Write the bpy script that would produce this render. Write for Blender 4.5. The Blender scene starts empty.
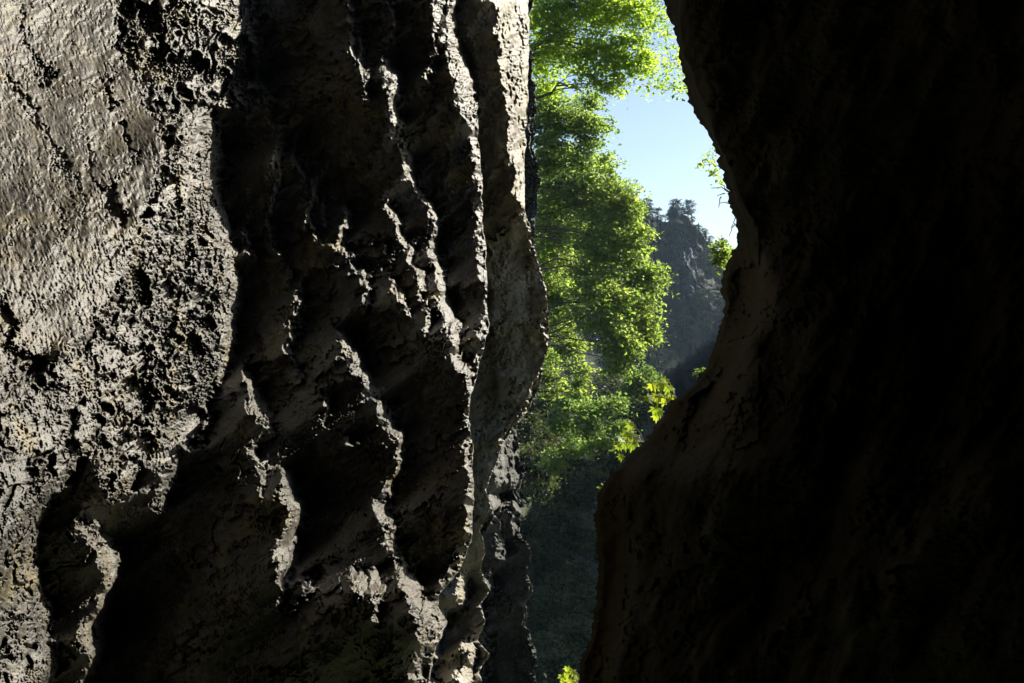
import bpy, math, random
import numpy as np
from mathutils import Vector

# ------------------------------------------------------------------ basics
FOC, CX, CY, CZ = 1098.0, 512.0, 341.5, 14.0          # focal length in px, image centre, eye height above the gorge floor
SUN = np.array([0.74, 0.40, 0.54]); SUN = SUN/np.linalg.norm(SUN)   # direction towards the sun
scene = bpy.context.scene
COL = scene.collection
rng = np.random.default_rng(7)
random.seed(7)

def W(px, py, Y):
    """a direction seen from the path, at a real distance Y"""
    return np.array([(px-CX)/FOC*Y, Y, CZ+(CY-py)/FOC*Y])

def tag(o, label=None, cat=None, group=None, kind=None):
    if label: o['label'] = label
    if cat: o['category'] = cat
    if group: o['group'] = group
    if kind: o['kind'] = kind
    return o

def empty(name, loc):
    o = bpy.data.objects.new(name, None); COL.objects.link(o)
    o.location = [float(c) for c in loc]; o.empty_display_size = 0.2
    return o

def mesh_obj(name, co, faces_flat, nper, mat, parent=None, smooth=True, attrs=None):
    """co (n,3) in world space; faces_flat index array with nper corners per face"""
    me = bpy.data.meshes.new(name)
    co = np.asarray(co, dtype=np.float32)
    if parent is not None:
        co = co - np.array(parent.location, dtype=np.float32)
    fi = np.asarray(faces_flat, dtype=np.int32).ravel()
    nf = len(fi)//nper
    me.vertices.add(len(co)); me.vertices.foreach_set('co', co.ravel())
    me.loops.add(len(fi)); me.loops.foreach_set('vertex_index', fi)
    me.polygons.add(nf)
    me.polygons.foreach_set('loop_start', np.arange(nf, dtype=np.int32)*nper)
    me.polygons.foreach_set('loop_total', np.full(nf, nper, dtype=np.int32))
    me.polygons.foreach_set('use_smooth', np.full(nf, smooth, dtype=bool))
    if attrs:
        for k, v in attrs.items():
            a = me.attributes.new(k, 'FLOAT', 'POINT'); a.data.foreach_set('value', np.asarray(v, dtype=np.float32))
    me.update(calc_edges=True); me.validate()
    me.materials.append(mat)
    o = bpy.data.objects.new(name, me); COL.objects.link(o)
    if parent is not None: o.parent = parent
    return o

def grid_faces(nr, nc):
    i = np.arange(nr*nc).reshape(nr, nc)
    return np.stack([i[:-1, :-1], i[1:, :-1], i[1:, 1:], i[:-1, 1:]], -1).reshape(-1, 4)

def interp_poly(pts, y):
    """x along a polyline given as (x, y) with y rising"""
    p = np.array(pts, float); o = np.argsort(p[:, 1], kind='stable')
    return np.interp(y, p[o, 1], p[o, 0])

# ------------------------------------------------------------------ node materials
def nt(name):
    m = bpy.data.materials.new(name); m.use_nodes = True
    t = m.node_tree; t.nodes.clear()
    return m, t, t.nodes, t.links

def N(nodes, typ, **kw):
    n = nodes.new(typ)
    for k, v in kw.items():
        if k in ('operation', 'blend_type', 'data_type', 'noise_dimensions', 'attribute_name', 'feature', 'distance', 'noise_type'):
            setattr(n, k, v)
        else:
            n.inputs[k].default_value = v
    return n

def ramp(nodes, stops):
    r = nodes.new('ShaderNodeValToRGB')
    e = r.color_ramp.elements
    while len(e) < len(stops): e.new(0.5)
    for i, (p, c) in enumerate(stops):
        e[i].position = p; e[i].color = (*c, 1)
    return r

def rock_mat(name, dark, mid, light, stain=None, stain_amt=0.35, scale=1.0, stretch=(1, 1, 0.45), bump=0.35, rough=0.82, bump_dist=0.02, spec=0.15, streaks=0.0, lichen=(0.10, 0.09, 0.035), rust=None, pale=None):
    m, t, n, l = nt(name)
    tc = n.new('ShaderNodeTexCoord')
    mp = n.new('ShaderNodeMapping'); mp.inputs['Scale'].default_value = stretch
    l.new(tc.outputs['Object'], mp.inputs['Vector'])
    n1 = N(n, 'ShaderNodeTexNoise', Scale=1.1*scale, Detail=9.0, Roughness=0.66, Distortion=0.5)
    n2 = N(n, 'ShaderNodeTexNoise', Scale=14.0*scale, Detail=7.0, Roughness=0.72)
    n3 = N(n, 'ShaderNodeTexNoise', Scale=0.55*scale, Detail=6.0, Roughness=0.6, Distortion=1.2)
    for q in (n1, n3): l.new(mp.outputs[0], q.inputs['Vector'])
    ms = n.new('ShaderNodeMapping'); ms.inputs['Rotation'].default_value = (0, 0.33, 0); ms.inputs['Scale'].default_value = (1, 1, stretch[2]*0.45)
    l.new(tc.outputs['Object'], ms.inputs['Vector']); l.new(ms.outputs[0], n2.inputs['Vector'])
    a = N(n, 'ShaderNodeMath', operation='MULTIPLY_ADD'); a.inputs[1].default_value = 0.55; l.new(n1.outputs['Fac'], a.inputs[0])
    b = N(n, 'ShaderNodeMath', operation='MULTIPLY'); b.inputs[1].default_value = 0.45; l.new(n2.outputs['Fac'], b.inputs[0])
    l.new(b.outputs[0], a.inputs[2])
    r = ramp(n, [(0.40, dark), (0.5, mid), (0.60, light)]); l.new(a.outputs[0], r.inputs[0])
    col = r.outputs[0]
    if stain:
        sr = ramp(n, [(0.50, (0, 0, 0)), (0.62, (stain_amt,)*3)]); l.new(n3.outputs['Fac'], sr.inputs[0])
        mx = n.new('ShaderNodeMix'); mx.data_type = 'RGBA'
        l.new(sr.outputs[0], mx.inputs[0]); l.new(col, mx.inputs[6]); mx.inputs[7].default_value = (*stain, 1)
        col = mx.outputs[2]
    if streaks:
        mv = n.new('ShaderNodeMapping'); mv.inputs['Scale'].default_value = (1, 1, 0.10); mv.inputs['Rotation'].default_value = (0, 0.16, 0)
        l.new(tc.outputs['Object'], mv.inputs['Vector'])
        n5 = N(n, 'ShaderNodeTexNoise', Scale=4.5*scale, Detail=5.0, Roughness=0.6, Distortion=0.4); l.new(mv.outputs[0], n5.inputs['Vector'])
        r5 = ramp(n, [(0.40, (0.42, 0.38, 0.34)), (0.56, (1, 1, 1))]); l.new(n5.outputs['Fac'], r5.inputs[0])
        m5 = n.new('ShaderNodeMix'); m5.data_type = 'RGBA'; m5.blend_type = 'MULTIPLY'; m5.inputs[0].default_value = streaks
        l.new(col, m5.inputs[6]); l.new(r5.outputs[0], m5.inputs[7]); col = m5.outputs[2]
        n6 = N(n, 'ShaderNodeTexNoise', Scale=2.6*scale, Detail=9.0, Roughness=0.75); l.new(tc.outputs['Object'], n6.inputs['Vector'])
        r6 = ramp(n, [(0.53, (0, 0, 0)), (0.61, (0.65, 0.65, 0.65))]); l.new(n6.outputs['Fac'], r6.inputs[0])
        m6 = n.new('ShaderNodeMix'); m6.data_type = 'RGBA'; l.new(r6.outputs[0], m6.inputs[0]); l.new(col, m6.inputs[6]); m6.inputs[7].default_value = (*lichen, 1)
        col = m6.outputs[2]
    if rust:
        ra = N(n, 'ShaderNodeAttribute', attribute_name='rust')
        m7 = n.new('ShaderNodeMix'); m7.data_type = 'RGBA'; l.new(ra.outputs['Fac'], m7.inputs[0]); l.new(col, m7.inputs[6]); m7.inputs[7].default_value = (*rust, 1)
        col = m7.outputs[2]
    if pale:
        rb = N(n, 'ShaderNodeAttribute', attribute_name='pale')
        m8 = n.new('ShaderNodeMix'); m8.data_type = 'RGBA'; l.new(rb.outputs['Fac'], m8.inputs[0]); l.new(col, m8.inputs[6]); m8.inputs[7].default_value = (*pale, 1)
        col = m8.outputs[2]
    n4 = N(n, 'ShaderNodeTexNoise', Scale=38.0*scale, Detail=6.0, Roughness=0.7)
    l.new(tc.outputs['Object'], n4.inputs['Vector'])
    bp = n.new('ShaderNodeBump'); bp.inputs['Strength'].default_value = bump; bp.inputs['Distance'].default_value = bump_dist
    l.new(n4.outputs['Fac'], bp.inputs['Height'])
    p = n.new('ShaderNodeBsdfPrincipled'); p.inputs['Roughness'].default_value = rough
    p.inputs['Specular IOR Level'].default_value = spec
    l.new(col, p.inputs['Base Color']); l.new(bp.outputs[0], p.inputs['Normal'])
    o = n.new('ShaderNodeOutputMaterial'); l.new(p.outputs[0], o.inputs[0])
    return m

def leaf_mat(name, c0, c1, c2, trans=0.45, tcol=None, rough=0.5, spec=0.35):
    """three tints chosen by a per-leaf value, light passes through the blade"""
    m, t, n, l = nt(name)
    at = N(n, 'ShaderNodeAttribute', attribute_name='tint')
    r = ramp(n, [(0.0, c0), (0.5, c1), (1.0, c2)]); l.new(at.outputs['Fac'], r.inputs[0])
    p = n.new('ShaderNodeBsdfPrincipled'); p.inputs['Roughness'].default_value = rough; p.inputs['Specular IOR Level'].default_value = spec
    l.new(r.outputs[0], p.inputs['Base Color'])
    tr = n.new('ShaderNodeBsdfTranslucent')
    g = n.new('ShaderNodeMix'); g.data_type = 'RGBA'; g.blend_type = 'MULTIPLY'; g.inputs[0].default_value = 1.0
    l.new(r.outputs[0], g.inputs[6]); g.inputs[7].default_value = (*(tcol or (2.6, 2.2, 0.9)), 1)
    l.new(g.outputs[2], tr.inputs['Color'])
    mx = n.new('ShaderNodeMixShader'); mx.inputs[0].default_value = trans
    l.new(p.outputs[0], mx.inputs[1]); l.new(tr.outputs[0], mx.inputs[2])
    o = n.new('ShaderNodeOutputMaterial'); l.new(mx.outputs[0], o.inputs[0])
    return m

def bark_mat(name, c0, c1):
    m, t, n, l = nt(name)
    tc = n.new('ShaderNodeTexCoord')
    n1 = N(n, 'ShaderNodeTexNoise', Scale=6.0, Detail=8.0, Roughness=0.7); l.new(tc.outputs['Object'], n1.inputs['Vector'])
    r = ramp(n, [(0.35, c0), (0.65, c1)]); l.new(n1.outputs['Fac'], r.inputs[0])
    bp = n.new('ShaderNodeBump'); bp.inputs['Strength'].default_value = 0.5; l.new(n1.outputs['Fac'], bp.inputs['Height'])
    p = n.new('ShaderNodeBsdfPrincipled'); p.inputs['Roughness'].default_value = 0.9
    l.new(r.outputs[0], p.inputs['Base Color']); l.new(bp.outputs[0], p.inputs['Normal'])
    o = n.new('ShaderNodeOutputMaterial'); l.new(p.outputs[0], o.inputs[0])
    return m

M = {}
M['lime'] = rock_mat('pitted_limestone', (0.019, 0.0175, 0.0135), (0.046, 0.0435, 0.036), (0.10, 0.097, 0.087), (0.05, 0.039, 0.022), 0.65, 1.0, rough=0.5, spec=0.5, streaks=0.7, lichen=(0.105, 0.084, 0.03), bump=0.5, rust=(0.046, 0.038, 0.027))
M['pillar'] = rock_mat('pale_limestone', (0.075, 0.07, 0.054), (0.165, 0.155, 0.125), (0.29, 0.28, 0.245), (0.075, 0.058, 0.027), 0.6, 0.45, bump_dist=0.05, rough=0.66, spec=0.32, streaks=0.7, lichen=(0.12, 0.105, 0.06))
M['far'] = rock_mat('grey_limestone', (0.018, 0.019, 0.017), (0.042, 0.042, 0.038), (0.10, 0.10, 0.092), (0.014, 0.019, 0.01), 0.5, 0.3, bump_dist=0.06)
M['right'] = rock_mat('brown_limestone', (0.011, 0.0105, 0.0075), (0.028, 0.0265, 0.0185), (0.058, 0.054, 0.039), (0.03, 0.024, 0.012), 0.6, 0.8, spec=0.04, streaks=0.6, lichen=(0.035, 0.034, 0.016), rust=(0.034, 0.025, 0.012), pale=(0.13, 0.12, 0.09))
M['shell'] = rock_mat('shaded_rock', (0.025, 0.023, 0.018), (0.045, 0.042, 0.033), (0.07, 0.065, 0.052), None, 0, 0.4, spec=0.04)
M['crag'] = rock_mat('mountain_rock', (0.025, 0.03, 0.03), (0.055, 0.06, 0.062), (0.10, 0.105, 0.108), (0.025, 0.03, 0.016), 0.5, 0.06, bump_dist=0.4)
M['soil'] = rock_mat('forest_floor', (0.012, 0.017, 0.008), (0.022, 0.03, 0.012), (0.04, 0.045, 0.02), (0.03, 0.025, 0.012), 0.5, 0.25, stretch=(1, 1, 1), bump_dist=0.1, spec=0.1)
M['mount'] = rock_mat('mountain_forest_floor', (0.006, 0.010, 0.007), (0.011, 0.017, 0.011), (0.022, 0.028, 0.02), (0.01, 0.013, 0.008), 0.5, 0.06, bump_dist=0.4)
M['bark'] = bark_mat('bark', (0.035, 0.028, 0.02), (0.09, 0.075, 0.055))
M['leaf_yellow'] = leaf_mat('sunlit_canopy_leaves', (0.065, 0.105, 0.02), (0.115, 0.165, 0.03), (0.165, 0.205, 0.045), 0.72, (2.75, 2.85, 1.15))
M['leaf_green'] = leaf_mat('broad_tree_leaves', (0.07, 0.11, 0.03), (0.115, 0.165, 0.05), (0.17, 0.205, 0.08), 0.58, (2.6, 2.6, 1.2))
M['leaf_dark'] = leaf_mat('dark_tree_leaves', (0.06, 0.10, 0.036), (0.11, 0.16, 0.055), (0.16, 0.20, 0.08), 0.62, (2.3, 2.35, 1.15))
M['leaf_bush'] = leaf_mat('undergrowth_leaves', (0.045, 0.08, 0.026), (0.085, 0.135, 0.042), (0.13, 0.175, 0.06), 0.52, (2.3, 2.4, 1.1))
M['leaf_shade'] = leaf_mat('shade_tinted_leaves', (0.008, 0.013, 0.007), (0.03, 0.046, 0.024), (0.085, 0.11, 0.055), 0.3, spec=0.15)  # leaf colour darkened to carry the shade of the gorge
M['leaf_maple'] = leaf_mat('maple_leaves', (0.08, 0.14, 0.025), (0.13, 0.19, 0.035), (0.18, 0.23, 0.05), 0.6, (3.0, 2.8, 1.0))
M['needle'] = leaf_mat('pine_needles', (0.008, 0.016, 0.009), (0.016, 0.03, 0.017), (0.034, 0.052, 0.028), 0.08, spec=0.05)
M['moss'] = leaf_mat('yellow_moss', (0.07, 0.065, 0.02), (0.13, 0.115, 0.035), (0.20, 0.18, 0.05), 0.3, (1.8, 1.6, 0.7))

# ------------------------------------------------------------------ rock relief
GS = 0.72                                   # relief grid spacing
X0, X1, Y0, Y1 = -80.0, 575.0, -80.0, 760.0
gx = np.arange(X0, X1, GS); gy = np.arange(Y0, Y1, GS)
NX, NY = len(gx), len(gy)
GX, GY = np.meshgrid(gx, gy)
_wx = np.fft.fftfreq(NX, GS)[None, :]*2*np.pi
_wy = np.fft.fftfreq(NY, GS)[:, None]*2*np.pi

def noise(beta, lo, hi, seed, ax=1.0, ay=1.0, rot=0.0):
    """band-limited fractal noise of unit deviation; wavelengths lo..hi; ax, ay stretch it, rot turns it"""
    r = np.random.default_rng(seed)
    wn = np.fft.fft2(r.standard_normal((NY, NX)))
    c, s = math.cos(rot), math.sin(rot)
    a = (c*_wx + s*_wy)*ax; b = (-s*_wx + c*_wy)*ay
    k = np.sqrt(a*a+b*b)+1e-9
    lam = 2*np.pi/k
    f = k**(-beta/2.0)*np.exp(-(lo/lam)**4)*np.exp(-(lam/hi)**4)
    f[0, 0] = 0
    o = np.real(np.fft.ifft2(wn*f))
    return o/(o.std()+1e-12)

def sstep(a, b, x):
    t = np.clip((x-a)/(b-a), 0, 1); return t*t*(3-2*t)

def poly_mask(pts, XX, YY):
    p = np.array(pts, float); ins = np.zeros(XX.shape, bool)
    x0, y0 = p.min(0); x1, y1 = p.max(0)
    for i in range(len(p)):
        xa, ya = p[i]; xb, yb = p[(i+1) % len(p)]
        if ya == yb: continue
        c = ((ya > YY) != (yb > YY)) & (XX < (xb-xa)*(YY-ya)/(yb-ya)+xa)
        ins ^= c
    return ins

def line_mask(pts, XX, YY):
    """profile 1 at the line falling to 0 at its half-width; pts = (x, y, width)"""
    out = np.zeros(XX.shape, np.float32)
    for (xa, ya, wa), (xb, yb, wb) in zip(pts[:-1], pts[1:]):
        pad = max(wa, wb)+22
        ia = max(int((min(xa, xb)-pad-X0)/GS), 0); ib = min(int((max(xa, xb)+pad-X0)/GS)+1, NX)
        ja = max(int((min(ya, yb)-pad-Y0)/GS), 0); jb = min(int((max(ya, yb)+pad-Y0)/GS)+1, NY)
        if ia >= ib or ja >= jb: continue
        x = XX[ja:jb, ia:ib]; y = YY[ja:jb, ia:ib]
        dx, dy = xb-xa, yb-ya; L = dx*dx+dy*dy+1e-9
        t = np.clip(((x-xa)*dx+(y-ya)*dy)/L, 0, 1)
        d = np.hypot(x-xa-t*dx, y-ya-t*dy); w = (wa+(wb-wa)*t)*0.5
        out[ja:jb, ia:ib] = np.maximum(out[ja:jb, ia:ib], 1-sstep(w*0.6, w*1.25, d))
    return out

def worley(cw, ch, seed, XX, YY, jit=0.9):
    """(distance to nearest border in px, per-cell random)"""
    r = np.random.default_rng(seed)
    u = (XX-X0+200)/cw; v = (YY-Y0+200)/ch
    iu = np.floor(u).astype(int); iv = np.floor(v).astype(int)
    T = 512
    jx = r.random((T, T)); jy = r.random((T, T)); rv = r.random((T, T))
    f1 = np.full(u.shape, 9.0); f2 = np.full(u.shape, 9.0); val = np.zeros(u.shape)
    for a in (-1, 0, 1):
        for b in (-1, 0, 1):
            ci = (iu+a) % T; cj = (iv+b) % T
            px = iu+a+0.5+jit*(jx[ci, cj]-0.5); py = iv+b+0.5+jit*(jy[ci, cj]-0.5)
            d = np.hypot(u-px, v-py)
            n = d < f1
            f2 = np.where(n, f1, np.minimum(f2, d)); val = np.where(n, rv[ci, cj], val); f1 = np.where(n, d, f1)
    return (f2-f1), val
def facets(cw, ch, seed, XX, YY, sp, sd):
    """chipped planes: each cell tilted its own way, sp across the sun's bearing, sd along it"""
    r = np.random.default_rng(seed); T = 512
    u = (XX-X0+200)/cw; v = (YY-Y0+200)/ch; iu = np.floor(u).astype(int); iv = np.floor(v).astype(int)
    jx = r.random((T, T)); jy = r.random((T, T)); ra = r.uniform(-1, 1, (T, T)); rb = r.uniform(-1, 1, (T, T)); rc = r.uniform(-1, 1, (T, T))
    f1 = np.full(u.shape, 9.0); H = np.zeros(u.shape)
    for a in (-1, 0, 1):
        for b in (-1, 0, 1):
            ci = (iu+a) % T; cj = (iv+b) % T
            dx = (u-(iu+a+0.05+0.9*jx[ci, cj]))*cw; dy = (v-(iv+b+0.05+0.9*jy[ci, cj]))*ch
            d = np.hypot(dx/cw, dy/ch); n = d < f1
            h = ra[ci, cj]*sp*(-dx*DD[1]+dy*DD[0])+rb[ci, cj]*sd*(dx*DD[0]+dy*DD[1])+rc[ci, cj]*0.05*cw
            H = np.where(n, h, H); f1 = np.where(n, d, f1)
    return H

wx1 = noise(2.4, 3, 60, 11); wy1 = noise(2.4, 3, 60, 12)
wx2 = noise(1.6, 1.6, 12, 13); wy2 = noise(1.6, 1.6, 12, 14)
XW = GX+2.6*wx1+0.9*wx2; YW = GY+3.2*wy1+1.1*wy2        # jittered coordinates make every outline craggy
wF, rF = worley(11, 17, 25, GX+3*wx1, GY+3*wy1); wG, rG = worley(19, 30, 26, GX+4*wx1, GY+4*wy1)
XW = XW+6*(rF-0.5)+5*(rG-0.5); YW = YW+7*(((rF*7.3) % 1)-0.5)+7*(((rG*5.7) % 1)-0.5)   # broken, angular outlines
XV = GX+4.5*wx1+1.2*wx2; YV = GY+5.5*wy1+1.4*wy2
XU = GX+6*noise(2.8, 9, 70, 15)+0.9*wx2+0.25*GY; YU = GY+7*noise(2.8, 9, 70, 16)+0.9*wy2
wD, rD = worley(26, 46, 20, XU, YU); wA, rA = worley(13, 23, 21, XU, YU); wB, rB = worley(6.0, 11.0, 22, XU, YU); wC, rC = worley(3.6, 5.2, 23, XW, YW)
netA = 1-sstep(0.12, 0.30, wA*(0.55+0.9*rA)); netB = 1-sstep(0.16, 0.36, wB*(0.5+rB)); netC = 1-sstep(0.2, 0.45, wC*(0.5+rC))
HOLED = 34.0*sstep(0.07, 0.20, wD)*(rD > 0.52); HOLEA = 21.0*sstep(0.12, 0.30, wA)*(rA > 0.35); HOLEB = 8.0*sstep(0.14, 0.40, wB)*(rB > 0.68); HOLEC = 1.6*sstep(0.25, 0.6, wC)*(rC > 0.85)
HOLES = np.maximum(np.maximum(HOLED, HOLEA*(0.3+0.7*rA)), HOLEB)+HOLEC
NET = np.clip(0.75*np.maximum(netA, netB*(0.35+0.65*(rA > 0.35)))+0.35*netC-0.05, 0, 1)
str1 = noise(1.5, 1.8, 26, 31, ay=3.6, rot=-0.28)        # streaks running down and slightly right
str2 = noise(1.2, 1.6, 14, 32, ay=4.5, rot=-0.1)
fine = noise(0.9, 1.5, 9, 33)
mid = noise(2.0, 5, 70, 34)
big = noise(2.6, 20, 260, 35)
brk = noise(1.4, 3, 34, 36, ay=1.7)
shard = sstep(0.05, 0.5, noise(1.1, 2.2, 16, 37, ay=2.6, rot=-0.3))

DD = np.array([0.82, -0.572]); DD = DD/np.linalg.norm(DD)      # direction of the sun across the wall
VEIN = np.exp(-(noise(1.8, 3, 16, 38, ay=2.2, rot=-0.25)/0.5)**2)
wE, rE = worley(58, 92, 24, GX+14*noise(2.6, 8, 120, 17)+0.25*GY, GY+16*noise(2.6, 8, 120, 18))
CRACK = 2.6*(1-sstep(0.0, 0.05, wE))*sstep(-0.3, 0.8, noise(2, 20, 90, 39))
FAC = facets(46, 74, 81, GX+9*noise(2.6, 6, 90, 61)+0.3*GY, GY+9*noise(2.6, 6, 90, 62), 0.55, 0.10)+facets(17, 27, 82, XV+0.3*GY, YV, 0.5, 0.16)
STREAKR = 0.24*noise(1.1, 1.6, 12, 45, ay=4.5, rot=-0.36)
ROUGH = 0.42*noise(1.7, 1.7, 14, 40, ay=1.9, rot=-0.28)

def relief(s, gp, alpha=0.10):
    """surface whose steepness along the sun's bearing is s and across it gp (least squares)"""
    m = s.mean(); s = s-m
    wd = _wx*DD[0]+_wy*DD[1]; wp = -_wx*DD[1]+_wy*DD[0]
    den = wd*wd+alpha*wp*wp; den[0, 0] = 1
    q = np.real(np.fft.ifft2((-1j*wd*np.fft.fft2(s) - 1j*alpha*wp*np.fft.fft2(gp-gp.mean()))/den))
    q = q+m*(GX*DD[0]+GY*DD[1])
    return q/FOC

def blur(a, sig):
    return np.real(np.fft.ifft2(np.fft.fft2(a)*np.exp(-0.5*sig*sig*(_wx*_wx+_wy*_wy))))
def cast(q):
    """1 where another part of the relief stands between a point and the sun"""
    k = 0.43/FOC; sh = np.zeros(q.shape, bool)
    for t in list(np.arange(2, 40, 2.0))+list(np.arange(40, 200, 5.0)):
        sx = int(round(DD[0]*t/GS)); sy = int(round(DD[1]*t/GS))
        o = np.roll(np.roll(q, -sx, 1), -sy, 0)
        hit = o < q+k*t-0.3/FOC
        if sx > 0: hit[:, -sx:] = False
        if sy < 0: hit[:-sy, :] = False
        sh |= hit
    return sh
def fit(s, body, alpha=0.24, dark_max=0.19, n=6, rounds=6):
    """relief whose facets meant to face away from the sun really do, body waves included"""
    t = s.copy(); lit = s > dark_max+0.2; soft = blur(lit.astype(float), 2.0)
    body = body*(1-0.7*soft)/FOC; goal = s.copy()
    for r in range(rounds):
        for i in range(n if r == 0 else 3):
            q = relief(t, 0*t, alpha)+body
            a = (np.gradient(q, GS, axis=1)*DD[0]+np.gradient(q, GS, axis=0)*DD[1])*FOC
            a = blur(a, 1.2)
            e = np.where(lit, np.clip(goal-a, 0, 4)*0.6, np.minimum(dark_max-a, 0)*1.25)
            t = np.clip(t+e, -5, 16)
        sh = blur((cast(q) & lit).astype(float), 1.5)
        goal = goal+np.where(lit, 2.8*sh*np.clip(s/3.0, 0.3, 1.5), 0)
    print('fit: turned to the sun in the dark', float((a[~lit] > 0.42).mean()), 'lit but shadowed', float((sh[lit] > 0.5).mean()))
    return q

def sample(q, px, py):
    fx = np.clip((px-X0)/GS, 0, NX-1.001); fy = np.clip((py-Y0)/GS, 0, NY-1.001)
    i = fx.astype(int); j = fy.astype(int); a = fx-i; b = fy-j
    return (q[j, i]*(1-a)+q[j, i+1]*a)*(1-b)+(q[j+1, i]*(1-a)+q[j+1, i+1]*a)*b

# ---- near left cliff: which facets turn to the sun
DARK = 0.20
S = np.full((NY, NX), DARK)
PIT = np.zeros((NY, NX))                   # real hollows, depth in px
def lay_poly(S, pts, slope, mode='smooth', XX=None, YY=None):
    m = poly_mask(pts, XW if XX is None else XX, YW if YY is None else YY)
    if mode == 'net': PIT[m] = (HOLES*(0.9+0.2*fine))[m]
    if mode == 'pits': PIT[m] = (0.8*HOLEA*(rA > 0.75)+0.7*HOLEB*(rB > 0.7)+0.6*HOLEC)[m]
    if mode == 'shard': PIT[m] = (6.0*(1-VEIN)*(0.4+0.6*(1-shard)))[m]
    if mode == 'streak': PIT[m] = (2.2*(1-VEIN)*np.clip(str2, 0, 1))[m]
    if mode == 'smooth':   v = slope*(1.0+0.16*str1+0.10*fine)
    elif mode == 'net':    v = slope*(1+0.24*str1+0.12*fine)
    elif mode == 'pits':   v = slope*(1+0.24*str1+0.12*fine)
    elif mode == 'shard':  v = DARK+slope*(0.85+0.2*fine)
    elif mode == 'streak': v = DARK+slope*np.clip(0.85+0.22*str2, 0.2, 1.6)
    elif mode == 'dark':   v = np.full(S.shape, slope)
    S[m] = v[m] if v.shape == S.shape else slope
def lay_line(S, pts, slope, brkamt=0.55):
    if len(pts[0]) == 2: pts = [(x, y, 4) for x, y in pts]
    pts = [(x, y, w*0.92+0.5) for x, y, w in pts]
    m = line_mask(pts, XW, YW)*np.clip(1.0+0.9*brkamt*brk+0.25*fine, 0, 1.5)
    np.maximum(S, DARK+1.25*slope*m, out=S)
    np.maximum(PIT, 7.0*(1-VEIN)*(m > 0.15), out=PIT)

# broad sunlit wall, far left
lay_poly(S, [(-80, -80), (110, -80), (123, 0), (118, 50), (135, 85), (148, 110), (160, 130), (162, 150), (150, 190), (145, 215), (136, 240), (124, 285), (105, 312), (84, 346), (60, 356), (45, 350), (30, 362), (-80, 362)], 0.82)
SLAB0 = np.abs(S-DARK) > 1e-6; S[SLAB0] *= (1-0.26*sstep(90, 300, GY))[SLAB0]
SLAB = blur((np.abs(S-DARK) > 1e-6).astype(float), 2.5)
PIT += 1.6*np.clip(str1-1.35, 0, 1)+0.25*np.clip(fine-0.6, 0, 2)
lay_poly(S, [(118, -80), (250, -80), (250, 60), (262, 100), (225, 112), (185, 100), (160, 120), (135, 85), (118, 45)], 0.62, 'net')
lay_poly(S, [(-80, 345), (36, 368), (60, 358), (84, 346), (96, 380), (95, 420), (88, 452), (76, 472), (55, 500), (45, 522), (43, 556), (45, 582), (52, 604), (40, 622), (47, 650), (55, 662), (50, 690), (48, 760), (-80, 760)], 1.12, 'pits')
lay_poly(S, [(84, 346), (105, 312), (124, 285), (136, 240), (150, 190), (162, 150), (165, 112), (190, 98), (215, 108), (224, 150), (224, 210), (233, 240), (240, 300), (236, 350), (222, 385), (205, 398), (211, 415), (200, 440), (181, 446), (174, 472), (164, 508), (155, 500), (168, 466), (150, 470), (140, 482), (122, 492), (104, 505), (105, 472), (92, 460), (96, 420), (96, 380)], 1.75, 'net')
lay_poly(S, [(100, 330), (150, 300), (165, 340), (150, 380), (110, 400), (90, 390)], 1.5, 'pits', XV, YV)
# bright rims of the pitted curtain
lay_line(S, [(205, 92, 3), (214, 112, 4), (222, 128, 4), (216, 150, 4), (218, 180, 5), (224, 210, 5), (226, 235, 5), (238, 246, 4), (232, 260, 5), (240, 300, 5), (236, 330, 4), (226, 372, 5), (214, 388, 5), (204, 398, 6), (212, 414, 5), (200, 440, 5), (184, 446, 5), (177, 468, 6), (166, 505, 8)], 3.0, 0.4)
# holes
for x, y, a, b in [(199, 130, 12, 28), (172, 290, 10, 13), (197, 300, 10, 15), (141, 280, 8, 10), (162, 315, 6, 9), (178, 316, 5, 9), (186, 240, 7, 16), (225, 250, 4, 12), (229, 313, 6, 20),
                   (211, 353, 8, 10), (188, 350, 8, 12), (211, 376, 7, 10), (137, 396, 15, 20), (184, 422, 18, 22), (139, 360, 8, 12), (121, 350, 5, 12), (97, 378, 6, 9), (95, 332, 7, 7),
                   (107, 318, 5, 8), (160, 375, 6, 10), (132, 446, 15, 14), (165, 454, 15, 10), (115, 452, 5, 10), (170, 190, 9, 20), (190, 182, 7, 14), (205, 215, 6, 12), (172, 236, 6, 13), (152, 252, 5, 9), (205, 262, 7, 11), (146, 328, 6, 9), (171, 346, 6, 10), (118, 425, 7, 12)]:
    d = np.hypot((XV-x)/a, (YV-y)/b)/1.18; h = d < 1.0
    PIT[:] = np.maximum(PIT, 2.4*min(a, b)*(1-sstep(0.8, 1.12, d)))
for pts in ([(97, 180), (108, 178), (121, 203), (123, 222), (115, 226), (108, 210)], [(126, 50), (133, 55), (143, 75), (146, 86), (138, 83), (130, 70)], [(102, 72), (108, 80), (115, 108), (110, 108)],
            [(118, 118), (124, 120), (135, 150), (130, 152)], [(147, 95), (152, 96), (157, 116), (152, 114)], [(-5, 298), (10, 303), (17, 325), (8, 346), (-5, 346)], [(6, 347), (34, 352), (42, 366), (58, 384), (50, 382), (30, 370), (10, 356)],
            [(46, 70), (50, 68), (54, 92), (50, 92)], [(0, 468), (8, 478), (10, 488), (0, 484)], [(28, 520), (38, 528), (38, 545), (30, 540)], [(2, 622), (24, 612), (36, 604), (22, 624), (8, 632)]):
    m = poly_mask(pts, XW, YW); PIT[m] = 12.0
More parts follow.
